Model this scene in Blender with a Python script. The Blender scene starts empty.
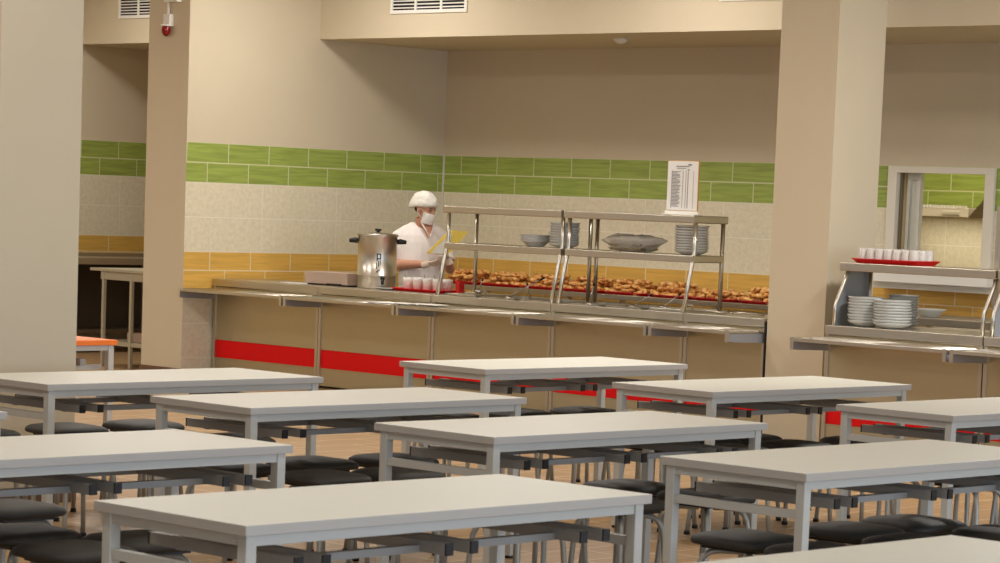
import bpy, bmesh, math, random
from mathutils import Vector, Matrix, noise
random.seed(7)
SC = bpy.context.scene
COL = SC.collection
PI = math.pi

# ------------------------------------------------------------------ materials
def lin(c):
    return tuple(((v/255)/12.92 if v/255 <= .04045 else ((v/255+.055)/1.055)**2.4) for v in c) + (1.0,)

def mat(name, rgb, rough=.5, metal=0.0, var=.0, vscale=6.0, bump=0.0, bscale=60.0, stretch=(1,1,1),
        trans=0.0, alpha=1.0, spec=.5, emit=None, estr=0, coat=0.0, sss=0.0):
    m = bpy.data.materials.new(name); m.use_nodes = True
    nt = m.node_tree; b = nt.nodes['Principled BSDF']
    b.inputs['Base Color'].default_value = lin(rgb)
    b.inputs['Roughness'].default_value = rough
    b.inputs['Metallic'].default_value = metal
    b.inputs['Specular IOR Level'].default_value = spec
    b.inputs['Transmission Weight'].default_value = trans
    b.inputs['Alpha'].default_value = alpha
    b.inputs['Coat Weight'].default_value = coat
    if sss: b.inputs['Subsurface Weight'].default_value = sss; b.inputs['Subsurface Scale'].default_value = .01
    if emit:
        b.inputs['Emission Color'].default_value = lin(emit); b.inputs['Emission Strength'].default_value = estr
    tc = nt.nodes.new('ShaderNodeTexCoord'); mp = nt.nodes.new('ShaderNodeMapping')
    mp.inputs['Scale'].default_value = stretch
    nt.links.new(tc.outputs['Object'], mp.inputs['Vector'])
    if var:
        n = nt.nodes.new('ShaderNodeTexNoise'); n.inputs['Scale'].default_value = vscale; n.inputs['Detail'].default_value = 4
        nt.links.new(mp.outputs['Vector'], n.inputs['Vector'])
        mx = nt.nodes.new('ShaderNodeMix'); mx.data_type = 'RGBA'
        c = lin(rgb)
        mx.inputs[6].default_value = tuple(max(0, v*(1-var)) for v in c[:3]) + (1,)
        mx.inputs[7].default_value = tuple(min(1, v*(1+var)) for v in c[:3]) + (1,)
        nt.links.new(n.outputs['Fac'], mx.inputs[0]); nt.links.new(mx.outputs[2], b.inputs['Base Color'])
    if bump:
        n2 = nt.nodes.new('ShaderNodeTexNoise'); n2.inputs['Scale'].default_value = bscale
        nt.links.new(mp.outputs['Vector'], n2.inputs['Vector'])
        bp = nt.nodes.new('ShaderNodeBump'); bp.inputs['Strength'].default_value = bump; bp.inputs['Distance'].default_value = .01
        nt.links.new(n2.outputs['Fac'], bp.inputs['Height']); nt.links.new(bp.outputs['Normal'], b.inputs['Normal'])
    return m

def tile_mat(name, rgb, mortar, bw, rh, offset, streak, msize=.006, rough=.35, dark=.72, light=1.25):
    """tiles laid out on UV metres; streak = wood-like grain amount"""
    m = bpy.data.materials.new(name); m.use_nodes = True
    nt = m.node_tree; b = nt.nodes['Principled BSDF']; b.inputs['Roughness'].default_value = rough
    b.inputs['Specular IOR Level'].default_value = .35
    uv = nt.nodes.new('ShaderNodeTexCoord')
    br = nt.nodes.new('ShaderNodeTexBrick'); br.offset = offset; br.offset_frequency = 2; br.squash = 1
    br.inputs['Scale'].default_value = 1; br.inputs['Mortar Size'].default_value = msize
    br.inputs['Mortar Smooth'].default_value = .3; br.inputs['Brick Width'].default_value = bw
    br.inputs['Row Height'].default_value = rh; br.inputs['Bias'].default_value = 0
    br.inputs['Color1'].default_value = (0, 0, 0, 1); br.inputs['Color2'].default_value = (1, 1, 1, 1)
    nt.links.new(uv.outputs['UV'], br.inputs['Vector'])
    mp = nt.nodes.new('ShaderNodeMapping'); mp.inputs['Scale'].default_value = (2.2, 30, 1) if streak else (9, 9, 1)
    # each tile gets its own piece of grain
    add = nt.nodes.new('ShaderNodeVectorMath'); add.operation = 'MULTIPLY_ADD'
    add.inputs[1].default_value = (5, 3, 0)
    nt.links.new(br.outputs['Color'], add.inputs[0]); nt.links.new(uv.outputs['UV'], add.inputs[2])
    nt.links.new(add.outputs[0], mp.inputs['Vector'])
    n = nt.nodes.new('ShaderNodeTexNoise'); n.inputs['Scale'].default_value = 1.0 if streak else 3.0
    n.inputs['Detail'].default_value = 3; n.inputs['Distortion'].default_value = .6
    nt.links.new(mp.outputs['Vector'], n.inputs['Vector'])
    rp = nt.nodes.new('ShaderNodeValToRGB'); c = lin(rgb)
    rp.color_ramp.elements[0].position = .36; rp.color_ramp.elements[1].position = .64
    rp.color_ramp.elements[0].color = tuple(v*dark for v in c[:3]) + (1,)
    rp.color_ramp.elements[1].color = tuple(min(1, v*light) for v in c[:3]) + (1,)
    nt.links.new(n.outputs['Fac'], rp.inputs['Fac'])
    mx = nt.nodes.new('ShaderNodeMix'); mx.data_type = 'RGBA'
    nt.links.new(br.outputs['Fac'], mx.inputs[0]); nt.links.new(rp.outputs['Color'], mx.inputs[6])
    mx.inputs[7].default_value = lin(mortar)
    nt.links.new(mx.outputs[2], b.inputs['Base Color'])
    bp = nt.nodes.new('ShaderNodeBump'); bp.invert = True; bp.inputs['Strength'].default_value = .3; bp.inputs['Distance'].default_value = .003
    nt.links.new(br.outputs['Fac'], bp.inputs['Height']); nt.links.new(bp.outputs['Normal'], b.inputs['Normal'])
    return m

M = {}
M['paint'] = mat('beige_paint', (210,196,168), .75, var=.03, vscale=3, bump=.12, bscale=220)
M['soffit'] = mat('soffit_paint', (210,190,152), .8)
M['green'] = tile_mat('green_grain_tile', (152,168,82), (206,208,160), .478, .1765, .5, True, dark=.86, light=1.15)
M['yellow'] = tile_mat('yellow_grain_tile', (220,174,86), (232,214,170), .478, .166, .63, True, dark=.90, light=1.08)
M['light'] = tile_mat('speckled_cream_tile', (226,216,188), (240,232,214), .907, .305, 0, False, msize=.004, dark=.94, light=1.05)
M['floor'] = tile_mat('tan_floor_tile', (164,131,92), (206,186,154), .6, .3, .5, True, msize=.006, rough=.42, dark=.86, light=1.1)
M['steel'] = mat('brushed_steel', (200,192,176), .36, 1)
M['panelsteel'] = mat('brushed_steel_panel', (196,185,155), .45, 1)
M['bracketsteel'] = mat('daylight_tinted_plate', (158,162,168), .5, .4)  # blue cast of the window daylight put into the plate colour
M['chrome'] = mat('polished_steel', (206,200,188), .32, 1)
M['darksteel'] = mat('dull_steel', (140,128,108), .45, 1)
M['benchtop'] = mat('worn_steel_top', (150,132,104), .5, .3)
M['red'] = mat('red_laminate', (232,4,8), .5, spec=.25)
M['redtray'] = mat('red_plastic', (205,18,20), .35)
M['tabletop'] = mat('pale_laminate', (216,214,200), .45, var=.03, vscale=2, stretch=(30,1,1))
M['edgeshade'] = mat('shaded_table_edge', (182,177,168), .45)  # darker than the tabletop: shade on its sides put into the colour
M['standgrey'] = mat('aged_cream_metal', (172,162,138), .5)
M['tubegrey'] = mat('light_grey_powder_coat', (196,196,188), .42)
M['bracketgrey'] = mat('grey_steel_tube', (150,149,144), .42)
M['black'] = mat('black_plastic', (16,15,15), .4)
M['seat'] = mat('charcoal_vinyl', (50,47,41), .62, var=.08, vscale=8)
M['stooltube'] = mat('silver_painted_tube', (168,167,158), .4, .3)
M['orange'] = mat('orange_laminate', (244,124,38), .4)
M['white'] = mat('white_plastic', (236,232,222), .4)
M['pvc'] = mat('white_window_frame', (226,218,200), .4)
M['pvcshade'] = mat('grey_sash', (206,203,188), .4)
M['glass'] = mat('clear_glass', (240,245,240), .03, trans=1.0)
M['cloudglass'] = mat('frosted_tumbler_glass', (244,240,232), .12, trans=.45)
M['porcelain'] = mat('white_porcelain', (206,206,200), .25)
M['rim'] = mat('porcelain_grey_rim', (150,152,150), .3)
M['brown'] = mat('brown_skirting', (112,84,60), .5)
M['cardboard'] = mat('mauve_cardboard', (182,158,140), .7)
M['paper'] = mat('white_paper', (234,232,226), .7)
M['ink'] = mat('grey_print', (120,122,128), .7)
M['orangecard'] = mat('orange_backing_card', (206,150,70), .6)
M['folder'] = mat('yellow_card_folder', (186,160,48), .5)
M['pagegrey'] = mat('grey_page', (176,172,160), .6)
M['cloth'] = mat('white_cotton', (238,230,222), .85, bump=.35, bscale=14)
M['cap'] = mat('white_gauze_cap', (232,228,216), .9, bump=1.0, bscale=22)
M['mask'] = mat('white_surgical_mask', (240,236,230), .8)
M['skin'] = mat('skin', (206,150,120), .5, var=.05, vscale=20, sss=.1)
M['hair'] = mat('dark_hair', (70,44,30), .6)
M['eye'] = mat('eye_dark', (36,24,20), .3)
M['eyewhite'] = mat('eye_white', (226,220,212), .3)
M['glove'] = mat('thin_clear_glove', (232,208,186), .3)
M['shoe'] = mat('white_clog', (220,220,216), .5)
M['film'] = mat('crinkled_clear_film', (236,232,222), .25, trans=.4, alpha=.6, bump=.8, bscale=30)
M['alarmred'] = mat('red_strobe_lens', (130,8,12), .12)
M['pantry'] = mat('dark_pantry', (74,62,50), .7)
M['hole'] = mat('dark_duct', (20,18,16), .9)
M['lamp'] = mat('lit_lamp_diffuser', (255,240,215), .5, emit=(255,232,196), estr=3)

def crust(name, c1, c2, c3):
    m = bpy.data.materials.new(name); m.use_nodes = True; nt = m.node_tree; b = nt.nodes['Principled BSDF']
    b.inputs['Roughness'].default_value = .45
    tc = nt.nodes.new('ShaderNodeTexCoord'); oi = nt.nodes.new('ShaderNodeObjectInfo')
    ad = nt.nodes.new('ShaderNodeVectorMath'); ad.operation = 'ADD'
    cb = nt.nodes.new('ShaderNodeCombineXYZ'); ml = nt.nodes.new('ShaderNodeMath'); ml.operation = 'MULTIPLY'; ml.inputs[1].default_value = 40
    nt.links.new(oi.outputs['Random'], ml.inputs[0]); nt.links.new(ml.outputs[0], cb.inputs[0])
    nt.links.new(tc.outputs['Object'], ad.inputs[0]); nt.links.new(cb.outputs[0], ad.inputs[1])
    n = nt.nodes.new('ShaderNodeTexNoise'); n.inputs['Scale'].default_value = 26; n.inputs['Detail'].default_value = 5
    nt.links.new(ad.outputs[0], n.inputs['Vector'])
    r = nt.nodes.new('ShaderNodeValToRGB'); e = r.color_ramp.elements
    e[0].position = .38; e[0].color = lin(c1); e[1].position = .66; e[1].color = lin(c3)
    k = e.new(.5); k.color = lin(c2)
    nt.links.new(n.outputs['Fac'], r.inputs['Fac']); nt.links.new(r.outputs['Color'], b.inputs['Base Color'])
    bp = nt.nodes.new('ShaderNodeBump'); bp.inputs['Strength'].default_value = .6; bp.inputs['Distance'].default_value = .01
    nt.links.new(n.outputs['Fac'], bp.inputs['Height']); nt.links.new(bp.outputs['Normal'], b.inputs['Normal'])
    return m
M['crust'] = crust('baked_golden_crust', (150,84,34), (228,158,76), (246,208,136))
M['stew'] = crust('brown_stew', (90,42,20), (140,76,40), (176,110,66))

# ------------------------------------------------------------------ mesh builder
class MB:
    def __init__(s): s.v=[]; s.f=[]; s.m=[]; s.sm=[]; s.uv={}
    def add(s, vs, fs, mi=0, smooth=False):
        o=len(s.v); s.v += [tuple(p) for p in vs]
        for f in fs: s.f.append(tuple(i+o for i in f)); s.m.append(mi); s.sm.append(smooth)
        return s
    def box(s, x0,x1,y0,y1,z0,z1, mi=0, xf=None):
        vs=[(x,y,z) for z in (z0,z1) for y in (y0,y1) for x in (x0,x1)]
        if xf: vs=[tuple(xf @ Vector(p)) for p in vs]
        return s.add(vs, [(0,2,3,1),(4,5,7,6),(0,1,5,4),(2,6,7,3),(1,3,7,5),(0,4,6,2)], mi)
    def prism(s, poly, axis, a, b, mi=0):
        """poly of 2-D points in the two other axes, extruded on axis from a to b"""
        n=len(poly)
        def P(p,c):
            if axis=='x': return (c,p[0],p[1])
            if axis=='y': return (p[0],c,p[1])
            return (p[0],p[1],c)
        vs=[P(p,a) for p in poly]+[P(p,b) for p in poly]
        fs=[tuple(range(n-1,-1,-1)), tuple(range(n,2*n))]+[(i,(i+1)%n,n+(i+1)%n,n+i) for i in range(n)]
        return s.add(vs,fs,mi)
    def tube(s, pts, r, n=10, mi=0, cap=True, ell=None):
        """tube along points; r scalar or list; ell=(up vector, ratio) gives elliptical rings"""
        pts=[Vector(p) for p in pts]; k=len(pts)
        rs=r if isinstance(r,(list,tuple)) else [r]*k
        vs=[]; ref=None
        for i,p in enumerate(pts):
            d=(pts[min(i+1,k-1)]-pts[max(i-1,0)]).normalized()
            if ref is None:
                ref=Vector((0,0,1)) if abs(d.z)<.9 else Vector((1,0,0))
            a=(ref-d*ref.dot(d)).normalized(); b=d.cross(a); ref=a
            for j in range(n):
                t=2*PI*j/n; vs.append(tuple(p+(a*math.cos(t)+b*math.sin(t))*rs[i]))
        fs=[(i*n+j, i*n+(j+1)%n, (i+1)*n+(j+1)%n, (i+1)*n+j) for i in range(k-1) for j in range(n)]
        s.add(vs,fs,mi,True)
        if cap:
            o=len(s.v)-k*n
            s.f.append(tuple(o+j for j in range(n-1,-1,-1))); s.m.append(mi); s.sm.append(False)
            s.f.append(tuple(o+(k-1)*n+j for j in range(n))); s.m.append(mi); s.sm.append(False)
        return s
    def rings(s, rings, mi=0, smooth=True, cap=True):
        n=len(rings[0]); k=len(rings); vs=[p for r in rings for p in r]
        fs=[(i*n+j, i*n+(j+1)%n, (i+1)*n+(j+1)%n, (i+1)*n+j) for i in range(k-1) for j in range(n)]
        if cap: fs+= [tuple(range(n-1,-1,-1)), tuple((k-1)*n+j for j in range(n))]
        return s.add(vs,fs,mi,smooth)
    def lathe(s, prof, n=24, c=(0,0,0), mi=0, smooth=True):
        rs=[[(c[0]+r*math.cos(2*PI*j/n), c[1]+r*math.sin(2*PI*j/n), c[2]+z) for j in range(n)] for r,z in prof]
        return s.rings(rs,mi,smooth,cap=True)
    def ball(s, c, r, mi=0, n=14, xf=None):
        if not isinstance(r,(tuple,list)): r=(r,r,r)
        rs=[]
        k=n//2+1
        for i in range(k+1):
            th=PI*(i+.02)/(k+.04)
            ring=[]
            for j in range(n):
                ph=2*PI*j/n
                p=Vector((r[0]*math.sin(th)*math.cos(ph), r[1]*math.sin(th)*math.sin(ph), -r[2]*math.cos(th)))
                if xf: p=xf@p
                ring.append(tuple(Vector(c)+p))
            rs.append(ring)
        return s.rings(rs,mi)
    def mesh(s, name, mats):
        me=bpy.data.meshes.new(name); me.from_pydata(s.v,[],s.f)
        for m in mats: me.materials.append(M[m])
        me.polygons.foreach_set('material_index', s.m); me.polygons.foreach_set('use_smooth', s.sm)
        me.update(); return me
    def build(s, name, mats, parent=None, bevel=0, **tags):
        if isinstance(mats,str): mats=[mats]
        o=bpy.data.objects.new(name, s.mesh(name,mats)); COL.objects.link(o)
        if parent: o.parent=parent
        if bevel:
            bm=bmesh.new(); bm.from_mesh(o.data)
            bmesh.ops.remove_doubles(bm, verts=bm.verts, dist=1e-6)
            es=[e for e in bm.edges if len(e.link_faces)==2 and e.calc_face_angle(0)>.6]
            bmesh.ops.bevel(bm, geom=es, offset=bevel, segments=2, profile=.6, affect='EDGES')
            bm.to_mesh(o.data); bm.free()
        tag(o, **tags); return o

def tag(o, label=None, cat=None, group=None, kind=None):
    if label: o['label']=label
    if cat: o['category']=cat
    if group: o['group']=group
    if kind: o['kind']=kind
    return o

def empty(name, loc=(0,0,0), rz=0, **tags):
    o=bpy.data.objects.new(name,None); COL.objects.link(o); o.location=loc; o.rotation_euler=(0,0,rz)
    o.empty_display_size=.1
    return tag(o,**tags)

def copy_tree(o, parent=None):
    c=o.copy(); COL.objects.link(c)
    if parent: c.parent=parent
    for ch in list(o.children): copy_tree(ch,c)
    return c

def place(o, loc, rz=0, label=None, group=None, cat=None):
    o.location=loc; o.rotation_euler=(0,0,rz)
    return tag(o,label,cat,group)

# ------------------------------------------------------------------ the setting (metres; camera eye at 0,0,1.65)
XL=-18.685; YB=18.474; YE=15.29; XT=-19.25; XB=-22.33; BY=16.824; BZ=3.066; CZ=3.95
ZG0,ZG1,ZY0,ZY1=1.718,2.071,.776,1.108

def wall_bands(mb, uvs, along, A, B, fixed, z_top, gj, yj, lj, flip=False, z_from=0, up=0):
    """a tiled wall strip: along = 'x' or 'y'; A..B its extent; joints offsets for the three kinds of tile"""
    bands=[(z_from,ZY0,3,lj,ZY0),(ZY0,ZY1,2,yj,ZY0),(ZY1,ZG0,3,lj,ZG0),(ZG0,ZG1,1,gj,ZG0),(ZG1,z_top,0,0,0)]
    for z0,z1,mi,j,zr in bands:
        z0+=up*(z0>0); z1+=up*(z1<z_top); zr+=up
        if z1<=z0: continue
        P=lambda t,z: (t,fixed,z) if along=='x' else (fixed,t,z)
        vs=[P(A,z0),P(B,z0),P(B,z1),P(A,z1)]
        uv=[(A-j,z0-zr),(B-j,z0-zr),(B-j,z1-zr),(A-j,z1-zr)]
        f=(0,1,2,3)
        if flip: f=(3,2,1,0)
        mb.add(vs,[f],mi); uvs.append([uv[i] for i in f])

def plain(mb, uvs, vs, mi=0, uv=None):
    mb.add(vs,[tuple(range(len(vs)))],mi); uvs.append(uv or [(0,0)]*len(vs))

def build_uv(mb, uvs, name, mats, **tags):
    o=mb.build(name,mats,**tags); ul=o.data.uv_layers.new(name='UVMap'); k=0
    for uv in uvs:
        for p in uv: ul.data[k].uv=p; k+=1
    return o
TM=['paint','green','yellow','light']

# left partition wall, tiled on the hall side, with its plain end face
mb=MB(); uvs=[]
wall_bands(mb,uvs,'y',YE,YB,XL,CZ,15.772,15.587,16.188)
plain(mb,uvs,[(XT,YE,0),(XL,YE,0),(XL,YE,CZ),(XT,YE,CZ)])
plain(mb,uvs,[(XT,20.4,0),(XT,YE,0),(XT,YE,CZ),(XT,20.4,CZ)])
plain(mb,uvs,[(XT,YE,CZ),(XL,YE,CZ),(XL,YB,CZ),(XT,20.4,CZ)])
build_uv(mb,uvs,'wall_left',TM,kind='structure')

# back wall with the serving window opening
WX0,WX1,WZ0,WZ1=-13.336,-12.459,1.237,2.018
mb=MB(); uvs=[]
XR=-8.2
wall_bands(mb,uvs,'x',XL,WX0,YB,CZ,-18.446,-18.446,-17.905)
wall_bands(mb,uvs,'x',WX1,XR,YB,CZ,-18.446,-18.446,-17.905)
def band_clip(z0,z1):
    P=lambda a,b,mi,j,zr: (mb.add([(WX0,YB,a),(WX1,YB,a),(WX1,YB,b),(WX0,YB,b)],[(0,1,2,3)],mi), uvs.append([(WX0-j,a-zr),(WX1-j,a-zr),(WX1-j,b-zr),(WX0-j,b-zr)]))
    for a,b,mi,j,zr in [(0,ZY0,3,-17.905,ZY0),(ZY0,ZY1,2,-18.446,ZY0),(ZY1,ZG0,3,-17.905,ZG0),(ZG0,ZG1,1,-18.446,ZG0),(ZG1,CZ,0,0,0)]:
        a2,b2=max(a,z0),min(b,z1)
        if b2>a2: P(a2,b2,mi,j,zr)
band_clip(0,WZ0); band_clip(WZ1,CZ)
D=.16
plain(mb,uvs,[(WX0,YB,WZ0),(WX1,YB,WZ0),(WX1,YB+D,WZ0),(WX0,YB+D,WZ0)])
plain(mb,uvs,[(WX0,YB,WZ1),(WX0,YB+D,WZ1),(WX1,YB+D,WZ1),(WX1,YB,WZ1)])
plain(mb,uvs,[(WX0,YB,WZ0),(WX0,YB+D,WZ0),(WX0,YB+D,WZ1),(WX0,YB,WZ1)])
plain(mb,uvs,[(WX1,YB,WZ0),(WX1,YB,WZ1),(WX1,YB+D,WZ1),(WX1,YB+D,WZ0)])
for a,b,c,d in ((XL,WX0,0,CZ),(WX1,XR,0,CZ),(WX0,WX1,0,WZ0),(WX0,WX1,WZ1,CZ)):
    plain(mb,uvs,[(a,YB+D,c),(a,YB+D,d),(b,YB+D,d),(b,YB+D,c)])
build_uv(mb,uvs,'wall_back',TM,kind='structure')

# wall of the bay beyond the partition
mb=MB(); uvs=[]
wall_bands(mb,uvs,'y',6,20.4,XB,CZ,16.9,16.8,16.5,up=.045)
plain(mb,uvs,[(XB,20.4,0),(XT,20.4,0),(XT,20.4,CZ),(XB,20.4,CZ)])
build_uv(mb,uvs,'wall_bay',TM,kind='structure')

# kitchen room behind the serving window
mb=MB(); uvs=[]
wall_bands(mb,uvs,'x',-17,-9,20.15,3.2,-13.97,-14.0,-14.0)
plain(mb,uvs,[(-17,YB+D,0),(-17,20.15,0),(-17,20.15,3.2),(-17,YB+D,3.2)])
plain(mb,uvs,[(-9,20.15,0),(-9,YB+D,0),(-9,YB+D,3.2),(-9,20.15,3.2)])
plain(mb,uvs,[(-17,YB+D,3.2),(-17,20.15,3.2),(-9,20.15,3.2),(-9,YB+D,3.2)])
plain(mb,uvs,[(-17,YB+D,.002),(-9,YB+D,.002),(-9,20.15,.002),(-17,20.15,.002)])
build_uv(mb,uvs,'wall_kitchen',TM,kind='structure')

# bulkhead over the serving line
mb=MB(); mb.box(XL,XR,BY,YB,BZ,CZ-.01); mb.build('trim_1','paint',kind='structure')
mb=MB(); mb.box(XB,XT,BY,20.4,BZ,CZ-.01); mb.build('trim_2','paint',kind='structure')
# floor, ceiling
mb=MB(); uvs=[]
for (x0,x1,y0,y1) in ((XB,4,-6,20.4),):
    plain(mb,uvs,[(x0,y0,0),(x1,y0,0),(x1,y1,0),(x0,y1,0)],0,[(y0,x0),(y0,x1),(y1,x1),(y1,x0)])
build_uv(mb,uvs,'floor',['floor'],kind='structure')
mb=MB(); mb.box(XB,4,-6,20.4,CZ,CZ+.1); mb.build('ceiling','white',kind='structure')
# wall behind the photographer and the hall's left end wall
mb=MB(); mb.box(XB,4,-6.15,-6,0,CZ); mb.build('wall_rear','paint',kind='structure')
# window wall on the right: piers, sill wall and head; daylight comes in between
mb=MB()
mb.box(4,4.2,-6,20.4,0,.9); mb.box(4,4.2,-6,20.4,3.3,CZ)
for y in (-6,-1.2,3.6,8.4,13.2,18): mb.box(4,4.2,y,y+.9,.9,3.3)
mb.build('wall_right','paint',kind='structure')
mb=MB(); mb.box(XR,4,20.2,20.4,0,CZ); mb.build('wall_far_right','paint',kind='structure')
mb=MB(); mb.box(XR,XR+.12,YB,20.2,0,CZ); mb.build('wall_corner','paint',kind='structure')
# white corner bead in the tiled corner, brown skirting at the partition end
mb=MB(); mb.box(XL+.002,XL+.016,YB-.016,YB-.002,0,ZG1); mb.build('trim_3','pvc',kind='structure')
mb=MB(); mb.box(XT-.012,XL+.012,YE-.012,YE-.001,0,.07); mb.build('baseboard_left','brown',kind='structure')
# pillars
mb=MB(); mb.box(-12.36,-11.84,15.6,16.16,0,CZ); mb.build('pillar','paint',label='square beige pillar between the two steel serving counters, rising past the bulkhead',cat='pillar')
mb=MB(); mb.box(-11.92,-11.4,8.115,8.625,0,CZ); p=mb.build('pillar','paint',label='broad grey-beige pillar at the left edge of the photo behind tables',cat='pillar')
mb=MB(); mb.box(-11.932,-11.388,8.103,8.637,0,.09); mb.build('skirting','brown',p)

# serving window: frame, sliding sash, sill
w=empty('window_1',(0,0,0),kind='structure')
mb=MB(); F0,F1=-13.42,-12.373
mb.box(F0,WX0+.005,YB-.03,YB+.06,WZ0-.02,2.065); mb.box(WX1-.005,F1,YB-.03,YB+.06,WZ0-.02,2.065); mb.box(WX0,WX1,YB-.03,YB+.06,WZ1-.005,2.065)
mb.build('window_frame','pvc',w,bevel=.004)
mb=MB(); s0,s1,sy=-13.29,-13.16,YB+.07
mb.box(s0,s0+.035,sy,sy+.05,WZ0,WZ1); mb.box(s1-.035,s1,sy,sy+.05,WZ0,WZ1); mb.box(s0+.035,s1-.035,sy,sy+.05,WZ1-.06,WZ1); mb.box(s0+.035,s1-.035,sy,sy+.05,WZ0,WZ0+.05)
mb.build('sash','pvcshade',w,bevel=.003)
mb=MB(); mb.box(s0+.035,s1-.035,sy+.02,sy+.03,WZ0+.05,WZ1-.06); mb.build('sash_panel','pvcshade',w)
mb=MB(); mb.box(-13.324,-13.306,YB+.02,YB+.05,WZ0,WZ1); mb.build('guide_rail','darksteel',w)
mb=MB(); mb.box(-13.43,-12.23,YB-.28,YB+.12,1.115,WZ0-.025)
mb.box(-13.43,-12.15,YB-.16,YB-.001,1.06,1.115)
mb.build('window_sill','white',w,bevel=.006)

# kitchen exhaust hood seen through the window
h=empty('exhaust_hood',(-13.73,19.85,1.665),label='white louvred exhaust hood on the green tiled kitchen wall behind the serving window',cat='hood')
mb=MB(); mb.box(-.9,.37,-.3,.28,0,.075); mb.box(.1,.28,-.31,-.3,.02,.05,1); mb.build('canopy_lip',['pvc','pvcshade'],h,bevel=.004)
mb=MB(); mb.prism([(-.3,.075),(-.29,.085),(.28,.085),(.28,.075)],'x',-.9,.36); mb.build('canopy','pvcshade',h)
mb=MB()
for i in range(40): mb.box(-.88+i*.031,-.868+i*.031,-.305,-.28,.075,.10)
mb.build('louvre','white',h)
mb=MB(); mb.prism([(.37,.0),(.56,.0),(.56,.20)],'y',-.3,.28); mb.build('end_baffle','darksteel',h)

# ------------------------------------------------------------------ vents, alarm, smoke detector
def vent(x0,x1,z0,z1,label):
    e=empty('air_vent',((x0+x1)/2,BY,z0),label=label,cat='air vent',group='white louvred vents in the bulkhead')
    hw=(x1-x0)/2; H=z1-z0; t=.03
    mb=MB(); mb.box(-hw,hw,-.014,-.001,0,t); mb.box(-hw,hw,-.014,-.001,H-t,H); mb.box(-hw,-hw+t,-.014,-.001,t,H-t); mb.box(hw-t,hw,-.014,-.001,t,H-t)
    k=3
    for i in range(1,k):
        x=-hw+i*2*hw/k; mb.box(x-.012,x+.012,-.014,-.001,t,H-t)
    mb.build('frame','white',e)
    mb=MB(); mb.box(-hw+t,hw-t,-.004,-.001,t,H-t); mb.build('duct','hole',e)
    n=8
    for i in range(n):
        z=t+.014+i*(H-2*t-.014)/n
        mb=MB(); mb.prism([(-.013,z),(-.006,z+.012),(-.004,z+.012),(-.009,z)],'x',-hw+t,hw-t); mb.build('slat','white',e)
vent(-17.75,-16.79,3.275,3.59,'white louvred air vent left of centre in the bulkhead, above the worker in white')
vent(-21.66,-20.72,3.308,3.61,'white louvred air vent in the bulkhead of the narrow bay at left')
vent(-13.96,-13.0,3.298,3.61,'white louvred air vent beside the right pillar, cut by the top of the photo')

a=empty('fire_alarm',(-18.95,YE,3.01),label='red dome fire alarm strobe with white box on the end of the partition',cat='alarm')
mb=MB(); mb.box(-.045,.045,-.05,-.001,.07,.17); mb.build('mounting_box','white',a,bevel=.006)
mb=MB(); mb.ball((0,-.05,.03),(.042,.04,.055),n=18); mb.build('strobe_lens','alarmred',a)
mb=MB(); mb.lathe([(.05,0),(.05,.012),(.03,.014)],20,(0,-.045,.065)); mb.build('collar','white',a)
mb=MB(); mb.tube([(-.01,-.02,.165),(-.01,-.02,.28)],.012); mb.build('conduit','white',a)
mb=MB(); mb.box(-.03,.15,-.06,-.001,.275,.38); mb.build('junction_box','white',a,bevel=.006)
s=empty('smoke_detector',(-15.49,17.37,BZ),label='small round white smoke detector under the bulkhead soffit',cat='smoke detector')
mb=MB(); mb.lathe([(.06,0),(.06,-.012),(.048,-.03),(.02,-.045),(.0,-.046)],24); mb.build('body','white',s)
mb=MB(); mb.lathe([(.052,-.0225),(.0535,-.016)],24); mb.build('slot_ring','hole',s)

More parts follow.
